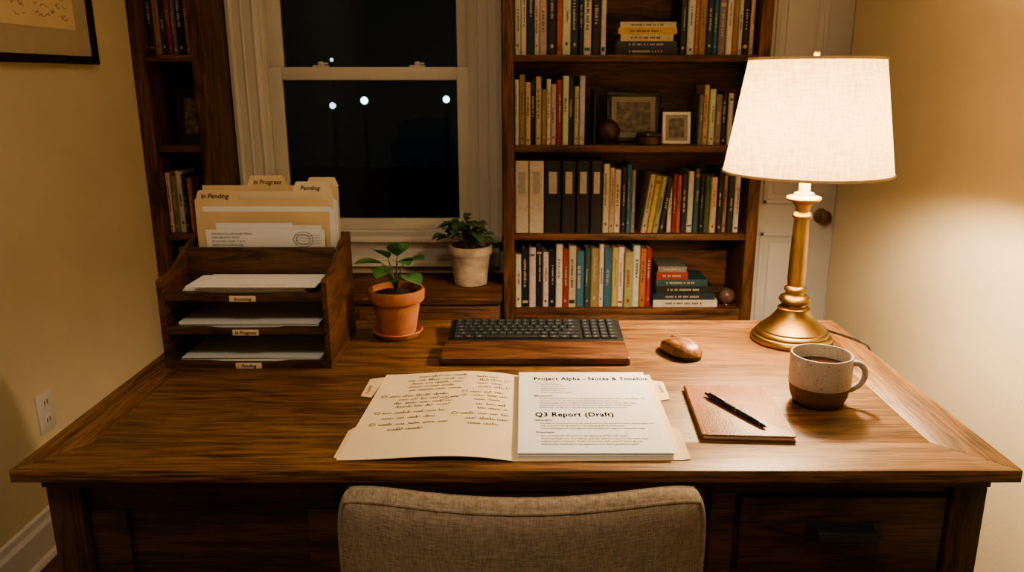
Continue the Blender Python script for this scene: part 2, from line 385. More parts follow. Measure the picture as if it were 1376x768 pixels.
# binders
x=xl
for c_,w_ in ((WH,.05),(WH,.055),(BK,.062),(BK,.052),(BK,.05),(BK,.045)):
    book(mb,x,ZS[1],w_,.272,.2,c_,lab='binder'); x+=w_+.003
fill(mb,x,.43,ZS[1],(.22,.262),[WH,CR,WH,BK,BL,GY],(.016,.026))
x=.445
for i,c_ in enumerate([CR,YE,LM,BK]):
    book(mb,x,ZS[1],.02,.225-.004*i,.16,c_,lean=.14); x+=.022
fill(mb,x+.012,.825,ZS[1],(.2,.245),[WH,RD,OR,BK,WH,TL,BK,GR,CR,BK,TN,BK,WH,BL],(.014,.026))
fill(mb,xl,.5,ZS[0],(.21,.25),[WH,BK,WH,BK,WH,BK,WH,RD,CR,BL,TL,TN,WH,BL,YE,WH,LM,WH,OR,RD,BK],(.016,.033))
stack(mb,.505,ZS[0],[(.25,.028,WH,0),(.24,.026,NV,0),(.22,.03,BK,.01),(.2,.026,TL,.008),(.12,.03,RD,.01),(.11,.022,GY,.014)])
mb.T=None
build(mb,'books',bookm,None,col=True)
mb=MB(); lx=XL+.05
fill(mb,lx,-1.19,ZS[3],(.19,.25),[BK,TN,NV,RD,GY,BK,TN,NV],(.014,.026))
fill(mb,lx,-1.245,ZS[1],(.2,.25),[WH,GY,WH,BK,OR,RD,NV],(.014,.024))
book(mb,-1.235,ZS[1],.016,.2,.16,NV,lean=-.0)
fill(mb,lx,-1.19,ZS[0],(.2,.25),[BK,TN,NV,RD],(.014,.026))
mb.T=None
build(mb,'books',bookm,None,col=True)
# framed photos on shelves
def photo_frame(name,cx,z,wd,ht,fm,y=3.0,bw=.018,mw=.02,mt=matw):
    e=empty(name,(cx,y,z),(math.radians(-8),0,0))
    mb=MB()
    for a in ((-wd/2,wd/2,0,bw),(-wd/2,wd/2,ht-bw,ht),(-wd/2,-wd/2+bw,bw,ht-bw),(wd/2-bw,wd/2,bw,ht-bw)): mb.box(a[0],a[1],0,.016,a[2],a[3])
    build(mb,'frame',fm,e,.002,local=True)
    box('mat',-wd/2+bw,wd/2-bw,.006,.014,bw,ht-bw,mt,e,local=True)
    box('photo',-wd/2+bw+mw,wd/2-bw-mw,.004,.006,bw+mw,ht-bw-mw,photo_m,e,local=True)
photo_frame('photo_frame',.42,ZS[2]+.002,.205,.19,frameb,3.06)
photo_frame('photo_frame',.57,ZS[2]+.002,.105,.118,white,2.98,.012,.012)
photo_frame('photo_frame',-1.255,ZS[2]+.002,.12,.2,frameb,3.02,.014,.02,blackp)
prof=[(.02,0),(.022,.004)]+[(max(.003,.044*math.sin(math.pi*i/14)),.048-.044*math.cos(math.pi*i/14)) for i in range(2,15)]
build(MB().lathe(prof,.315,2.985,ZS[2],32),'wooden_ball',darkobj,smooth=True)
build(MB().lathe([(.045,0),(.05,.006),(.05,.03),(.046,.032),(.048,.036),(.046,.044),(.012,.05),(.004,.05)],.465,2.97,ZS[2],32),'round_trinket_box',darkobj,smooth=True)
prof=[(.012,0),(.016,.004)]+[(max(.003,.033*math.sin(math.pi*i/14)),.038-.033*math.cos(math.pi*i/14)) for i in range(2,15)]
build(MB().lathe(prof,.797,2.98,ZS[0],32),'glass_paperweight',glassball,smooth=True)

# ---------------------------------------------------------------- wall picture / outlet
e=empty('framed_picture',(XL+.012,2.42,1.67))
y0,y1,z0,z1=2.05,2.655,1.392,1.95; mb=MB()
for a in ((y0,y1,z0,z0+.024),(y0,y1,z1-.024,z1),(y0,y0+.024,z0,z1),(y1-.024,y1,z0,z1)): mb.box(XL+.002,XL+.024,a[0],a[1],a[2],a[3])
build(mb,'frame',frameb,e,.002)
box('mat',XL+.002,XL+.012,y0+.02,y1-.02,z0+.02,z1-.02,matb,e)
box('sketch',XL+.012,XL+.0135,y0+.12,y1-.10,z0+.10,z1-.11,manila2,e)
mb=MB()
for k in range(50):
    yy=random.uniform(y0+.15,y1-.15); zz=z0+.13+random.random()**2*.25; mb.tube([(XL+.014,yy+i*.006,zz+random.uniform(-.006,.006)) for i in range(4)],.0008,5)
build(mb,'pencil_lines',pencil,e)
e=empty('wall_outlet',(XL,2.128,.41))
box('plate',XL,XL+.006,2.09,2.166,.352,.468,white,e,.002)
mb=MB()
for z in (.437,.383):
    mb.box(XL+.006,XL+.008,2.111,2.145,z-.016,z+.016)
build(mb,'sockets',white,e,.001)
mb=MB()
for z in (.437,.383): mb.box(XL+.008,XL+.0085,2.120,2.123,z-.006,z+.008); mb.box(XL+.008,XL+.0085,2.133,2.136,z-.006,z+.008)
build(mb,'slots',ink,e)

# ---------------------------------------------------------------- desk
dk=empty('desk',(-.012,1.53,0))
x0,x1,y0,y1=-.815,.79,1.128,1.927; a0,a1,b0,b1=-.735,.692,1.228,1.86; zt0,zt1=.729,.75; g=.0004
build(MB().prism([(x0,y0),(x1,y0),(a1+g,b0-g),(a0-g,b0-g)],zt0,zt1).prism([(x0,y1),(a0-g,b1+g),(a1+g,b1+g),(x1,y1)],zt0,zt1),'top_rails',woodX,dk,.001)
build(MB().prism([(x0,y0+g*2),(a0-g,b0+g),(a0-g,b1-g),(x0,y1-g*2)],zt0,zt1).prism([(x1,y0+g*2),(x1,y1-g*2),(a1+g,b1-g),(a1+g,b0+g)],zt0,zt1),'top_stiles',woodY,dk,.001)
build(MB().box(a0,a1,b0,b1,zt0,zt1-.0002),'top_panel',woodX,dk,.0008)
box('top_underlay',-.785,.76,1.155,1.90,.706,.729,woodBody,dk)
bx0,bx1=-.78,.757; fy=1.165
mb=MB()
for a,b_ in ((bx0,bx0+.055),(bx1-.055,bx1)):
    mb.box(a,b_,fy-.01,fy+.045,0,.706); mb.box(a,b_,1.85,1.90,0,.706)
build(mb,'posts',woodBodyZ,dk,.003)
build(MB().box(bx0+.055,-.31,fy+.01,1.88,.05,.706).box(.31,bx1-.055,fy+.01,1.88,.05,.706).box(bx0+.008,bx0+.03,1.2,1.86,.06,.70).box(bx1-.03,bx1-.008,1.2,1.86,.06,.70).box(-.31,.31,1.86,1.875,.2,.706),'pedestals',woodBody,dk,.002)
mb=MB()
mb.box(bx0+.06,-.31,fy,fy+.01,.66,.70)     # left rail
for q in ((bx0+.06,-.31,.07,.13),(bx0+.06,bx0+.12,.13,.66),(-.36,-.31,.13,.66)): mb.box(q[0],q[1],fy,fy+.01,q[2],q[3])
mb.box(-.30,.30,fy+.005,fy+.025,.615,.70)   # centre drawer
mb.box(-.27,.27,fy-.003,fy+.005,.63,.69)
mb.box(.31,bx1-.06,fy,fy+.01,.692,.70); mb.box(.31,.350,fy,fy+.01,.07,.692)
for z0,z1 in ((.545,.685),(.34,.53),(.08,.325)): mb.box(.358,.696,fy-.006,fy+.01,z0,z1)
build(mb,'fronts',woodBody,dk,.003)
mb=MB()
for z in (.622,.44,.21):
    cx=.53; mb.box(cx-.062,cx+.062,fy-.009,fy-.006,z-.015,z+.018)
    mb.prism([(fy-.009,z+.014),(fy-.026,z+.008),(fy-.03,z-.006),(fy-.026,z-.01),(fy-.022,z+.002),(fy-.009,z+.008)],cx-.048,cx+.048,'X')
build(mb,'drawer_pulls',blackp,dk,.001)

# ---------------------------------------------------------------- chair
ch=empty('upholstered_chair',(-.003,1.1,0))
def cushion_back():
    n=40; A,Bh=.262,.215; k=.26; T=.030; mb=MB(); vs=[]; idx={}
    sv=[math.sin(math.pi/2*(-1+2*i/n)) for i in range(n+1)]
    sv=[math.copysign(abs(v)**.8,v) if v else 0 for v in sv]
    def pos(s,t,sd):
        tp=1-.05*(1-t)/2
        x=A*s*math.sqrt(1-k*t**6/2*(abs(s)**2))*tp; z=Bh*t*math.sqrt(1-k*s**6/2*(abs(t)**2)*1.2)
        mm=min(1,max(abs(s),abs(t))); h=T*math.sqrt(max(0,1-mm**14))
        y=.922+.90*x*x+.10*(.0 if t>0 else t*t*.3)+sd*h
        return (x-.003,y,.600+z)
    for sd in (-1,1):
        for j in range(n+1):
            for i in range(n+1):
                if sd==1 and (i in (0,n) or j in (0,n)): idx[(sd,i,j)]=idx[(-1,i,j)]; continue
                idx[(sd,i,j)]=len(vs); vs.append(pos(sv[i],sv[j],sd))
    fs=[]
    for sd in (-1,1):
        for j in range(n):
            for i in range(n):
                fs.append((idx[(sd,i,j)],idx[(sd,i+1,j)],idx[(sd,i+1,j+1)],idx[(sd,i,j+1)]))
    mb.add(vs,fs)
    o=build(mb,'backrest',chairf,ch,smooth=True)
    mb=MB()
    for sd in (-1,1):
        pts=[]; m_=.965; K=40
        for q in range(K): pts.append(pos(-m_+2*m_*q/K,m_,sd))
        for q in range(K): pts.append(pos(m_,m_-2*m_*q/K,sd))
        for q in range(K): pts.append(pos(m_-2*m_*q/K,-m_,sd))
        for q in range(K): pts.append(pos(-m_,-m_+2*m_*q/K,sd))
        mb.tube(pts,.0028,8,closed=True)
    build(mb,'piping',chairf,ch,smooth=True)
cushion_back()
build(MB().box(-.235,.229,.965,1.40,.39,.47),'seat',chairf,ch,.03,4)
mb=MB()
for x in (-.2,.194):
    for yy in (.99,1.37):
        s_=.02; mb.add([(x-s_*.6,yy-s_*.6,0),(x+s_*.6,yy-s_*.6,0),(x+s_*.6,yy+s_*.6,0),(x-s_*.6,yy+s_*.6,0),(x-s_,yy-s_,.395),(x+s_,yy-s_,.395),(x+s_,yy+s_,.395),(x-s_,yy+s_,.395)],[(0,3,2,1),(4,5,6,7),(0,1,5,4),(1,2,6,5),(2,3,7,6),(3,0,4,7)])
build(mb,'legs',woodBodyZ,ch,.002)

# ---------------------------------------------------------------- lamp
LX,LY=.634,1.773
lp=empty('table_lamp',(LX,LY,.75))
prof=[(.086,0.0004),(.092,.002),(.093,.010),(.090,.015),(.084,.017),(.0845,.021),(.082,.025),(.077,.027),(.0765,.031),(.068,.038),(.054,.050),(.044,.062),(.038,.072),(.036,.077),(.037,.080),(.033,.083),(.026,.085),(.024,.088),(.026,.090),(.033,.094),(.036,.100),(.033,.107),(.026,.111),(.0215,.114),(.021,.119),(.025,.122),(.026,.126),(.024,.130),(.019,.133),(.0205,.15),(.0198,.2),(.0182,.26),(.0165,.290),(.0205,.293),(.0225,.298),(.0205,.303),(.016,.307),(.0155,.314),(.019,.322),(.027,.330),(.037,.333),(.039,.337),(.037,.341),(.024,.344),(.022,.349),(.014,.352)]
build(MB().lathe(prof,LX,LY,.75,64),'brass_body',brass,lp,smooth=True)
build(MB().lathe([(.0125,.35),(.0125,.385),(.010,.386)],LX,LY,.75,24),'sleeve',cream,lp,smooth=True)
build(MB().lathe([(.014,.386),(.014,.398),(.010,.402)],LX,LY,.75,24),'socket',brass,lp,smooth=True)
# shade
mb=MB(); z0,z1,r0,r1=1.146,1.390,.182,.142
pr=[(r0+(r1-r0)*i/8,z0+(z1-z0)*i/8) for i in range(9)]
mb.lathe(pr,LX,LY,0,96,cap=False)
build(mb,'shade',shadem,lp,smooth=True,recalc=False)
mb=MB()
for r_,z_ in ((r0,z0),(r1,z1)):
    mb.tube([(LX+r_*math.cos(2*math.pi*k/72),LY+r_*math.sin(2*math.pi*k/72),z_) for k in range(72)],.003,8,closed=True)
build(mb,'shade_rims',shtrim,lp,smooth=True)
mb=MB()
for k in range(3):
    a=2*math.pi*k/3+.4; mb.tube([(LX,LY,z1-.008),(LX+r1*math.cos(a),LY+r1*math.sin(a),z1-.002)],.0018,6)
for sgn in (-1,1):
    mb.tube([(LX+sgn*.055*math.sin(math.pi*(.08+.92*i/12))**.6*(1 if i<12 else 0),LY,1.145+(z1-1.145)*i/12) for i in range(13)],.0016,6)
mb.lathe([(.006,-.006),(.007,0),(.004,.004),(.007,.01),(.006,.016),(.002,.019)],LX,LY,z1,16)
build(mb,'harp_and_finial',brass,lp,smooth=True)
def smoothpts(P,n=8):
    P=[Vector(p) for p in P]; out=[]
    for i in range(len(P)-1):
        p0=P[max(i-1,0)];p1=P[i];p2=P[i+1];p3=P[min(i+2,len(P)-1)]
        for k in range(n):
            t=k/n; out.append(.5*((2*p1)+(p2-p0)*t+(2*p0-5*p1+4*p2-p3)*t*t+(-p0+3*p1-3*p2+p3)*t**3))
    out.append(P[-1]); return out
build(MB().tube(smoothpts([(.712,1.835,.754),(.735,1.842,.7535),(.765,1.80,.7535),(.788,1.745,.7545),(.799,1.72,.745),(.802,1.715,.70),(.803,1.76,.4),(.806,1.85,.1),(.81,1.95,.01)]),.0024,8),'power_cord',blackp,None,smooth=True)
for nm,en,zz_ in (('bulb_light',58,1.212),('upper_bulb_light',18,1.325)):
    li=bpy.data.lights.new(nm,'POINT'); li.energy=en; li.color=(1,.77,.50); li.shadow_soft_size=.035
    lo=bpy.data.objects.new(nm,li); COL.objects.link(lo); lo.location=(LX,LY,zz_); lo.parent=lp; lo.matrix_parent_inverse=Matrix.Translation(lp.location).inverted()

# ---------------------------------------------------------------- desk organizer
og=empty('desk_organizer',(-.587,1.7,.75))
X0,X1=-.765,-.41; th=.012
sp=[(1.58,.75),(1.83,.75),(1.83,1.0),(1.80,1.0),(1.75,.992),(1.70,.972),(1.66,.955),(1.62,.947),(1.585,.945),(1.58,.94)]
mb=MB().prism(sp,X0,X0+th,'X').prism(sp,X1-th,X1,'X')
build(mb,'side_panels',trayY,og,.0015)
mb=MB(); A,B_=X0+th,X1-th
for z in (.756,.832,.906): mb.box(A,B_,1.59,1.82,z-.004,z+.004)
for z in (.756,.832,.906):
    n=16; top=[]; bot=[]
    for i in range(n+1):
        x=A+(B_-A)*i/n; t=(i/n-.5)*2; dip=.006*max(0,1-abs(t)/.45)**.5 if abs(t)<.45 else 0
        top.append((x,z+.010-dip)); bot.append((x,z-.006))
    mb.prism(top+bot[::-1],1.582,1.592,'Y')
mb.box(A,B_,1.82,1.83,.75,1.0); mb.box(A,B_,1.715,1.724,.91,.985)
build(mb,'trays',trayX,og,.0008)
for z,tx in ((.905,'Incoming'),(.831,'In Progress'),(.757,'Pending')):
    box('label',-.615,-.56,1.579,1.582,z-.0065,z+.006,manila2,og,.0005)
    text('label_text',tx,.010,(-.5875,1.5785,z-.0035),(math.radians(90),0,0),ink,og,'CENTER',.0001,shear=.3)
mb=MB()
def sheets(mb,x0,x1,y0,y1,z,n,th=.0012,mi=0,j=.004):
    for i in range(n):
        c_=((x0+x1)/2,(y0+y1)/2,0); a=random.uniform(-.015,.015)
        mb.T=Matrix.Translation((c_[0]+random.uniform(-j,j),c_[1]+random.uniform(-j,j),z+i*th))@Matrix.Rotation(a,4,'Z')
        mb.box(-(x1-x0)/2,(x1-x0)/2,-(y1-y0)/2,(y1-y0)/2,0,th*.8,mi)
    mb.T=None
sheets(mb,-.735,-.44,1.60,1.80,.761,7); sheets(mb,-.735,-.44,1.60,1.80,.837,9)
sheets(mb,-.715,-.46,1.600,1.70,.911,5,.003)
build(mb,'flat_papers',paper,og)
box('top_letter',-.69,-.436,1.588,1.697,.9265,.9285,paper,og)
# standing folders
def folder(nm,y,z1,xa,xb,tab,mat,tilt):
    h=z1-.78
    e=[(xa,0),(xb,0),(xb,h-.004),(xb-.004,h)]
    t0,t1=tab
    e+=[(t1+.008,h),(t1,h+.020),(t1-.003,h+.022),(t0+.003,h+.022),(t0,h+.020),(t0-.008,h),(xa,h)]
    mb=MB(); mb.prism(e,-.0006,.0006,'Y'); 
    return build(mb,nm,mat,og,loc=(0,y,.785),rot=(tilt,0,0))
specs=[(1.757,1.080,-.742,-.440,(-.732,-.650),manila),(1.768,1.098,-.735,-.432,(-.515,-.44),manila2),(1.779,1.110,-.73,-.426,(-.62,-.545),manila),(1.789,1.105,-.727,-.424,(-.49,-.43),manila2)]
for s_ in specs: folder('manila_folder',*s_,-.015)
mb=MB()
for i in range(4): mb.box(-.725+.004*i,-.437+.003*i,1.7605+i*.0015,1.7612+i*.0015,.80,1.070-.003*i)
for i in range(3): mb.box(-.72+.004*i,-.430+.003*i,1.772+i*.0015,1.7727+i*.0015,.80,1.088-.003*i)
build(mb,'filed_papers',paper,og)
text('tab_text','In Pending',.0150,(-.727,1.7595,1.089),(math.radians(90),0,0),ink,og,'LEFT',.0,shear=.3)
text('tab_text','In Progress',.0140,(-.614,1.7815,1.118),(math.radians(90),0,0),ink,og,'LEFT',.0,shear=.3)
text('tab_text','Pending',.0140,(-.505,1.7705,1.106),(math.radians(90),0,0),ink,og,'LEFT',.0,shear=.3)
mb=MB(); mb.box(-.712,-.447,1.733,1.735,.93,1.022); mb.box(-.69,-.52,1.738,1.740,.93,1.036); mb.box(-.60,-.455,1.743,1.745,.93,1.03)
build(mb,'standing_envelopes',paper,og)
for i,t_ in enumerate(['NATHAN COLLINS HOME OFFICE','ORIEL BRANCH OFFICE','44 OLD MILL ROAD, 11-8 W','GREEN HILLS OFFICE 0224']):
    text('address_line',t_,.0060,(-.70,1.7325,1.011-i*.0085),(math.radians(90),0,0),ink,og,'LEFT',.0)
mb=MB()
for r_ in (.017,.012): mb.tube([(-.495+r_*1.3*math.cos(2*math.pi*k/30),1.7325,1.0+r_*math.sin(2*math.pi*k/30)) for k in range(30)],.0004,5,closed=True)
for i in range(4): mb.tube([(-.515+.01*k,1.7325,.991+i*.006+.0012*math.sin(k*1.5)) for k in range(7)],.0003,5)
build(mb,'postmark',grey,og)
text('address_line','TO THE OFFICE OF THE TREASURER',.006,(-.60,1.60,.9288),(0,0,0),ink,og)

# ---------------------------------------------------------------- terracotta plant
PX,PY=-.304,1.81
pp=empty('potted_rubber_plant',(PX,PY,.75))
build(MB().lathe([(.040,0.0004),(.052,.002),(.060,.014),(.058,.016),(.052,.007),(.04,.006)],PX,PY,.75,48),'saucer',terr,pp,smooth=True)
build(MB().lathe([(.040,.007),(.043,.009),(.056,.085),(.063,.087),(.066,.091),(.067,.112),(.065,.117),(.060,.117),(.058,.1),(.05,.09)],PX,PY,.75,48),'pot',terr,pp,smooth=True)
build(MB().lathe([(.0585,.098),(.058,.103),(.03,.107),(.003,.108)],PX,PY,.75,32),'soil',soil,pp,smooth=True)
mb=MB(); lf=MB()
sz=.857
def pl(dx,dy,dz,L,W,dd,droop=.25,bx=0,bz=.03):
    L*=1.12; W*=1.55
    root=Vector((PX+bx*.3,PY,sz)); tipst=Vector((PX+dx,PY+dy,sz+dz))
    mid=(root+tipst)/2+Vector((0,0,.01))
    mb.tube(smoothpts([root,mid,tipst],5),[.0028-.0014*i/10 for i in range(11)],6)
    lf.leaf(tipst,dd,L,W,droop,fold=.1)
pl(-.028,-.01,.072,.062,.034,(-1,-.4,.35))
pl(-.016,-.005,.084,.052,.036,(-.55,-.7,.8),.2)
pl(.004,.01,.086,.054,.036,(.3,-.7,1.1),.2)
pl(.022,0,.076,.056,.034,(1,-.55,.5))
pl(.022,-.02,.048,.048,.036,(.75,-.6,-.05))
pl(-.012,-.025,.062,.044,.034,(-.35,-.8,.15),.4)
pl(.008,-.018,.080,.048,.034,(.5,-.6,.3),.4)
pl(-.02,.02,.045,.05,.032,(-.8,.5,.2))
pl(.004,-.02,.036,.034,.028,(-.1,-.9,.3),.3)
build(mb,'stems',stemm,pp,smooth=True); o=build(lf,'leaves',leafm,pp,smooth=True,recalc=False)
# background plant
QX,QY,QZ=-.207,2.97,.575
qp=empty('potted_plant',(QX,QY,QZ))
build(MB().lathe([(.058,0.0004),(.063,.004),(.076,.12),(.083,.122),(.085,.15),(.082,.155),(.077,.155),(.073,.14),(.05,.135)],QX,QY,QZ,48),'pot',potw,qp,smooth=True)
build(MB().lathe([(.074,.136),(.04,.142),(.003,.143)],QX,QY,QZ,32),'soil',soil,qp,smooth=True)
mb=MB(); lf=MB(); rnd=random.Random(3)
for i in range(62):
    a=rnd.uniform(0,2*math.pi); rr_=rnd.uniform(.01,.088); hz=rnd.uniform(.02,.10)*(1-rr_*4)+.03
    if math.sin(a)>0: rr_*=.6
    tp=Vector((QX-.025+rr_*math.cos(a),QY+rr_*math.sin(a),QZ+.14+hz)); 
    mb.tube([(QX+rnd.uniform(-.02,.02),QY,QZ+.138),((QX+tp.x)/2,(QY+tp.y)/2,tp.z-.01),tp],.0018,5)
    lf.leaf(tp,(math.cos(a),math.sin(a)*.8,rnd.uniform(-.1,.7)),rnd.uniform(.04,.06),rnd.uniform(.034,.05),.4)
build(mb,'stems',stemm,qp,smooth=True); build(lf,'leaves',leafd,qp,smooth=True,recalc=False)

# ---------------------------------------------------------------- keyboard
kb=empty('keyboard',(.028,1.728,.7545),(math.radians(4.5),0,0))
W,Dp=.410,.134
def rrect(x0,x1,y0,y1,r,n=6):
    P=[]
    for cx,cy,a0 in ((x1-r,y1-r,0),(x0+r,y1-r,90),(x0+r,y0+r,180),(x1-r,y0+r,270)):
        for i in range(n+1):
            a=math.radians(a0+90*i/n); P.append((cx+r*math.cos(a),cy+r*math.sin(a)))
    return P
build(MB().prism(rrect(-W/2,W/2,0,Dp,.012),0,.009),'case',blackp,kb,.0015,local=True)
mb=MB(); lg=MB()
u_=(W-.014)/19.9
rows=[[1]*13+[2]+[-.3]+[1]*4,[1]*13+[2]+[-.3]+[1]*4,[1.5]+[1]*12+[1.5]+[-.3]+[1]*4,[1.75]+[1]*11+[2.25]+[-.3]+[1]*4,[2.25]+[1]*10+[2.75]+[-.3]+[1]*4,[1.25]*3+[6.25]+[1.25]*4+[-.3]+[1]*4]
rh=(Dp-.016)/6
for ri,row in enumerate(rows):
    x=-W/2+.007+.25*u_; y1_=Dp-.008-ri*rh; y0_=y1_-rh
    for w_ in row:
        if w_<0: x+=-w_*u_; continue
        xa,xb=x+.0011,x+w_*u_-.0011; ya,yb=y0_+.0011,y1_-.0011; q=.0012
        mb.add([(xa,ya,.008),(xb,ya,.008),(xb,yb,.008),(xa,yb,.008),(xa+q,ya+q,.0125),(xb-q,ya+q,.0125),(xb-q,yb-q,.0125),(xa+q,yb-q,.0125)],[(0,3,2,1),(4,5,6,7),(0,1,5,4),(1,2,6,5),(2,3,7,6),(3,0,4,7)])
        if w_<6:
            cx=(xa+xb)/2; cy=(ya+yb)/2
            lg.box(cx-.0020,cx-.0012,cy-.0022,cy+.0024,.0125,.01262); lg.box(cx-.0020,cx+.0018,cy+.0016,cy+.0024,.0125,.01262)
            if w_>1: lg.box(cx-.0040,cx+.004,cy-.0022,cy-.0014,.0125,.01262)
        x+=w_*u_
build(mb,'keys',keym,kb,local=True); build(lg,'key_legends',legend,kb,local=True)
box('rear_feet',-.16,.16,.105,.12,-.009,.0005,blackp,kb,local=True)
wr=empty('wrist_rest',(.024,1.66,.75))
build(MB().prism(rrect(-.183,.232,1.598,1.716,.010),.7502,.768),'rest',walnut,wr,.004,3)
text('maker_mark','Resin',.010,(.185,1.612,.7681),(0,0,0),inkb,wr)

# mouse
ms_=empty('computer_mouse',(.352,1.672,.75),(0,0,math.radians(26)))
def dome(a,b2,h,zb,pw=2.4,n=32,m2=12):
    mb=MB(); vs=[]; fs=[]
    for j in range(m2+1):
        t=j/m2; rr=math.cos(t*math.pi/2)**.6 if j<m2 else 0
        z=zb+h*math.sin(t*math.pi/2)
        for i in range(n):
            an=2*math.pi*i/n; c_,s_=math.cos(an),math.sin(an)
            x=a*rr*math.copysign(abs(c_)**(2/pw),c_); y=b2*rr*math.copysign(abs(s_)**(2/pw),s_)
            zz=zb+(z-zb)*(1-.28*max(0,y/b2)) 
            x*=1-.08*(y/b2)
            vs.append((x,y,zz))
    for j in range(m2):
        for i in range(n):
            k=(i+1)%n; fs.append((j*n+i,j*n+k,(j+1)*n+k,(j+1)*n+i))
    fs.append(tuple(range(n))[::-1]); mb.add(vs,fs); return mb
build(dome(.036,.057,.028,.010),'wooden_shell',mousew,ms_,smooth=True,local=True)
build(MB().prism([(.0345*math.copysign(abs(math.cos(t))**.83,math.cos(t)),.0555*math.copysign(abs(math.sin(t))**.83,math.sin(t))) for t in [2*math.pi*i/32 for i in range(32)]],0.0004,.011),'base',blackp,ms_,.001,local=True)
def crest(y):
    yy=min(.999,abs(y)/.057); t=math.acos(min(1,yy**(1/.6)))
    return .010+.028*math.sin(t)*(1-.28*max(0,y/.057))
mb=MB(); mb.tube([(0,.004+.048*i/12,crest(.004+.048*i/12)+.0001) for i in range(13)],.0007,6)
build(mb,'button_split',blackp,ms_,local=True)
T=Matrix.Translation((0,.030,crest(.030)-.0052))@Matrix.Rotation(math.radians(90),4,'Y')
mb=MB(); mb.T=T; mb.lathe([(.006,-.003),(.0075,-.002),(.0075,.002),(.006,.003)],0,0,0,20)
build(mb,'scroll_wheel',blackp,ms_,local=True,smooth=True)

# ---------------------------------------------------------------- open folder & papers
fo=empty('open_manila_folder',(-.016,1.36,.75))
FX0,FX1,FY0,FY1=-.300,-.014,1.160,1.54
def fz(x):
    t=max(0,min(1,(x-FX0)/(FX1-FX0))); return .7520+.009*math.sin(math.pi*t**1.6)
mb=MB(); n=24; vs=[]; fs=[]
for i in range(n+1):
    x=FX0+(FX1-FX0)*i/n
    for y,dx in ((FY0,-.004*(1-i/n)),(FY1,.014*(1-i/n))):
        vs.append((x+dx,y-.004*(i/n),fz(x))); vs.append((x+dx,y-.004*(i/n),fz(x)-.0009))
for i in range(n):
    a=i*4; b_=a+4
    fs+=[(a,b_,b_+2,a+2),(a+1,a+3,b_+3,b_+1),(a,a+1,b_+1,b_),(a+2,b_+2,b_+3,a+3)]
fs+=[(0,2,3,1),(n*4,n*4+1,n*4+3,n*4+2)]
mb.add(vs,fs); build(mb,'left_leaf',manila2,fo,smooth=True)
build(MB().prism([(-.014,1.158),(.262,1.162),(.262,1.540),(-.014,1.536)],.7502,.7514),'right_leaf',manila2,fo)
mb=MB()
mb.prism([(-.297,1.42),(-.318,1.427),(-.316,1.515),(-.285,1.527)],.7503,.7517)
mb.prism([(-.300,1.164),(-.311,1.170),(-.308,1.27),(-.296,1.29)],.7503,.7517)
mb.prism([(.262,1.162),(.272,1.166),(.274,1.275),(.262,1.29)],.7503,.7516)
mb.prism([(.262,1.405),(.282,1.412),(.284,1.50),(.262,1.51)],.7503,.7516)
build(mb,'tabs',manila,fo)
text('tab_text','Ongoing',.012,(.268,1.485,.7518),(0,0,math.radians(-85)),inkb,fo)
text('tab_text','Pending',.012,(-.304,1.44,.7519),(0,0,math.radians(92)),inkb,fo)
# handwriting: slanted script built from letter-like strokes
hw=MB(); rnd=random.Random(11)
def stroke(pts,w=.0013):
    vs=[]; fs=[]
    for i,(x,y) in enumerate(pts):
        xa,ya=pts[max(0,i-1)]; xb,yb=pts[min(len(pts)-1,i+1)]
        dx,dy=xb-xa,yb-ya; l=math.hypot(dx,dy) or 1; nx,ny=-dy/l*w/2,dx/l*w/2
        z=fz(x)+.0007; vs+=[(x+nx,y+ny,z),(x-nx,y-ny,z)]
        if i: a=2*i-2; fs.append((a,a+2,a+3,a+1))
    hw.add(vs,fs)
def wordline(x,y,x1,sz=.0105,slope=.02):
    xs=x
    while x<x1:
        L=rnd.uniform(.012,.030); L=min(L,x1-x)
        if L<.006: break
        ph=rnd.uniform(0,6); pts=[]; k=int(L/.0005)
        amps=[rnd.choice([.3,.42,.45,.5,.5,1.0]) for _ in range(k+2)]
        wls=rnd.uniform(.0040,.0052)
        for i in range(k):
            t=i*.0005; a=t/wls*2*math.pi+ph; am=amps[int(a/(2*math.pi))]*sz*.5
            dyv=am*math.sin(a)+(am-.25*sz)*.6
            pts.append((x+t+.0012*math.cos(a)+dyv*.18,y+slope*(x+t-xs)+dyv))
        if len(pts)>2: stroke(pts)
        x+=L+.0055
def dy_(L_): return [v-.007 for v in L_]
ys=dy_([1.522,1.503,1.486,1.469,1.452,1.424,1.407,1.390,1.373,1.346,1.322,1.296,1.274])
ls=[(-.215,-.105),(-.235,-.12),(-.225,-.115),(-.23,-.13),(-.225,-.12),(-.258,-.14),(-.24,-.125),(-.245,-.135),(-.24,-.14),(-.258,-.145),(-.258,-.16),(-.258,-.135),(-.24,-.17)]
for y_,(xa,xb) in zip(ys,ls): wordline(xa,y_,xb)
ys=dy_([1.515,1.497,1.479,1.461,1.434,1.416,1.397,1.375,1.357,1.332,1.311,1.290])
ls=[(-.095,-.045),(-.09,-.03),(-.092,-.035),(-.09,-.028),(-.105,-.04),(-.098,-.03),(-.095,-.045),(-.09,-.03),(-.085,-.03),(-.115,-.028),(-.105,-.028),(-.10,-.045)]
for y_,(xa,xb) in zip(ys,ls): wordline(xa,y_,xb)
for (cx,cy) in ((-.270,1.419),(-.270,1.341),(-.270,1.291),(-.115,1.429),(-.126,1.326)):
    stroke([(cx+.005*math.cos(t*.5),cy+.005*math.sin(t*.5)) for t in range(14)])
stroke([(-.155+.045*t/10,1.388+.022*math.sin(t/10*1.6)) for t in range(11)],.0010); stroke([(-.118,1.415),(-.109,1.410),(-.117,1.403)],.0010)
build(hw,'handwriting',inkb,fo,recalc=False)
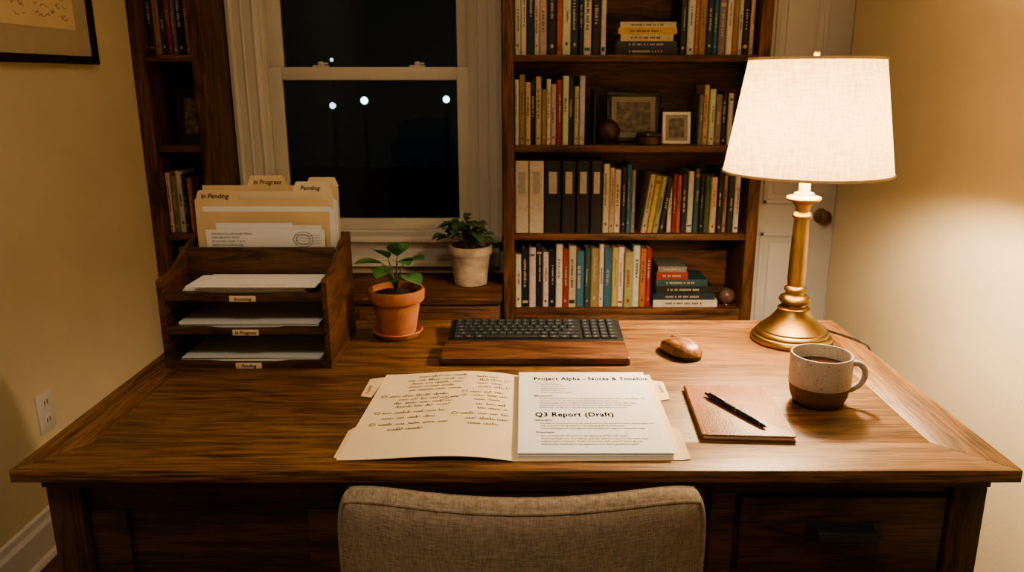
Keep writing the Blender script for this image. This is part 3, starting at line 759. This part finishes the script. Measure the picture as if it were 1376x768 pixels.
# paper stack
ps=empty('printed_report',(.12,1.352,.7516))
mb=MB(); zz=.7518
for i in range(7):
    a=rnd.uniform(-.006,.006); mb.T=Matrix.Translation((.1185+rnd.uniform(-.0025,.0025),1.3495+rnd.uniform(-.002,.002),zz))@Matrix.Rotation(a,4,'Z')
    mb.box(-.127,.127,-.1815,.1815,0,.0009); zz+=.0012
mb.T=Matrix.Translation((.1185,1.3495,zz)); mb.box(-.128,.128,-.182,.182,0,.0004); mb.T=None
build(mb,'sheets',paper,ps)
zt=zz+.0008
def pt(s_,size,x,y,mat=grey,bold=0,sp_=1.0,tall=1.25): text('print',s_,size,(x,y-.008,zt),(0,0,0),mat,ps,'LEFT',bold,space=sp_,tall=tall)
pt('Project Alpha - Notes & Timeline',.0153,.020,1.494,ink,.00032,1.10,1.55)
pt('Project Summary:',.0062,.020,1.478)
for i,s_ in enumerate(['Review roadmap','Key notes and files','Milestone estimate','Finance summary','Next: scheduling outline']): pt('•   '+s_,.0062,.026,1.467-i*.0098)
pt('Milestones:',.0078,.020,1.410,ink,.0001)
body=['Timeline of first phase is to be confirmed by the second review, with budget and','risk overview for all teams in the planning of the next steps.','Work packages are in progress and the delivery report is due with stage','outputs and a summary of the notes from each session of the group.','Stakeholder feedback in the appendix with open questions listed.']
for i,s_ in enumerate(body): pt(('•  ' if i%2==0 else '    ')+s_,.0062,.022,1.398-i*.0105,grey,.00003)
pt('Q3 Report (Draft)',.0175,.020,1.318,ink,.00038,1.08,1.5)
pt('Summary:',.0078,.020,1.300,ink,.0001)
for i in range(3):
    pt(('•  ' if i==0 else '    ')+body[i%5],.0062,.022,1.287-i*.0105,grey,.00003)
pt('Overview:',.0078,.020,1.250,ink,.0001)
for i in range(4): pt(('•  ' if i%2==0 else '    ')+body[(i+1)%5],.0062,.022,1.237-i*.0105,grey,.00003)

# ---------------------------------------------------------------- notebook & pen
nb=empty('leather_notebook',(.392,1.345,.75),(0,0,math.radians(-3.5)))
build(MB().prism(rrect(-.080,.080,-.113,.113,.006),.0004,.0028),'back_cover',leather,nb,.0008,local=True)
box('pages',-.077,.076,-.110,.110,.0028,.0080,paper,nb,local=True)
build(MB().prism(rrect(-.080,.080,-.113,.113,.006),.0080,.0110),'front_cover',leather,nb,.001,local=True)
build(MB().prism([(-.078,.0005),(-.081,.003),(-.0815,.0055),(-.081,.008),(-.078,.0108)],-.112,.112,'Y'),'spine',leather,nb,.0004,local=True)
mb=MB()
for i in range(46):
    y=-.108+i*.216/46; mb.box(.0745,.0752,y,y+.003,.0109,.0114); mb.box(-.0752,-.0745,y,y+.003,.0109,.0114)
build(mb,'stitching',manila,nb,local=True)
A_=Vector((.348,1.405,.7666)); Bv=Vector((.421,1.255,.7653)); L_=(Bv-A_).length; dr=(Bv-A_).normalized()
pn=empty('ballpoint_pen',A_); pn.rotation_mode='QUATERNION'; pn.rotation_quaternion=dr.to_track_quat('Z','Y')
build(MB().lathe([(.0025,0),(.0028,.004),(.0028,.010),(.0045,.011),(.0052,.016),(.0054,.09),(.0052,.13),(.0045,.150),(.003,.160),(.0012,L_-.002),(.0004,L_)],0,0,0,24),'barrel',blackp,pn,smooth=True,local=True)
build(MB().lathe([(.0056,.088),(.0056,.092)],0,0,0,24).lathe([(.0047,.150),(.0043,.153)],0,0,0,24),'rings',steel,pn,smooth=True,local=True)
mb=MB(); mb.box(-.0012,.0012,.0052,.0070,.012,.055)
build(mb,'clip',steel,pn,.0004,local=True)

# ---------------------------------------------------------------- mug
MX,MY=.562,1.40
mg=empty('coffee_mug',(MX,MY,.75))
pr=[(.030,0),(.040,.001),(.047,.006),(.0525,.020),(.0550,.035),(.0560,.0405),(.0565,.042),(.057,.06),(.0568,.085),(.0565,.096),(.0555,.099),(.0535,.099),(.0525,.096),(.053,.06),(.051,.02),(.03,.008)]
build(MB().lathe(pr,MX,MY,.7503,64,mf=lambda z,i:(1 if i<5 else 0)),'body',[mugc,mugb],mg,smooth=True)
build(MB().lathe([(.0525,.074),(.052,.0745),(.01,.0746),(.001,.0746)],MX,MY,.75,48),'tea',team,mg,smooth=True)
hp=smoothpts([(.052,.080),(.066,.082),(.078,.073),(.081,.058),(.074,.042),(.062,.032),(.052,.028)],6)
an=math.radians(-8)
build(MB().tube([(MX+p[0]*math.cos(an),MY+p[0]*math.sin(an),.75+p[1]) for p in hp],.0058,12),'handle',mugc,mg,smooth=True)

# ---------------------------------------------------------------- added ceiling fill & world
wd=bpy.data.worlds.new('night'); S.world=wd; wd.use_nodes=True
wd.node_tree.nodes['Background'].inputs[0].default_value=(.004,.0065,.008,1); wd.node_tree.nodes['Background'].inputs[1].default_value=.8
cl=empty('ceiling_fill',(-.2,.3,2.5))  # unseen fixture, added behind the camera as a weak warm fill
build(MB().lathe([(.16,2.5),(.17,2.48),(.15,2.455),(.08,2.435),(.002,2.43)],-.2,.3,0,40),'fill_diffuser',cream,cl,smooth=True)
al=bpy.data.lights.new('ceiling_fill_area','AREA'); al.shape='DISK'; al.size=.5; al.energy=14; al.color=(1,.82,.60)
ao=bpy.data.objects.new('ceiling_fill_area',al); COL.objects.link(ao); ao.location=(-.2,.3,2.40); ao.parent=cl; ao.matrix_parent_inverse=Matrix.Translation(cl.location).inverted()

# ---------------------------------------------------------------- camera
cd=bpy.data.cameras.new('camera'); cam=bpy.data.objects.new('camera',cd); COL.objects.link(cam)
cam.location=(0,0,1.35); cam.rotation_euler=(math.radians(90-14.8),0,0)
cd.sensor_width=36; cd.lens=27.65; cd.shift_x=-.0116; cd.clip_start=.02
cd.dof.use_dof=True; cd.dof.focus_distance=1.5; cd.dof.aperture_fstop=8
S.camera=cam
try: S.view_settings.look='AgX - Medium High Contrast'
except Exception as ex: print(ex)
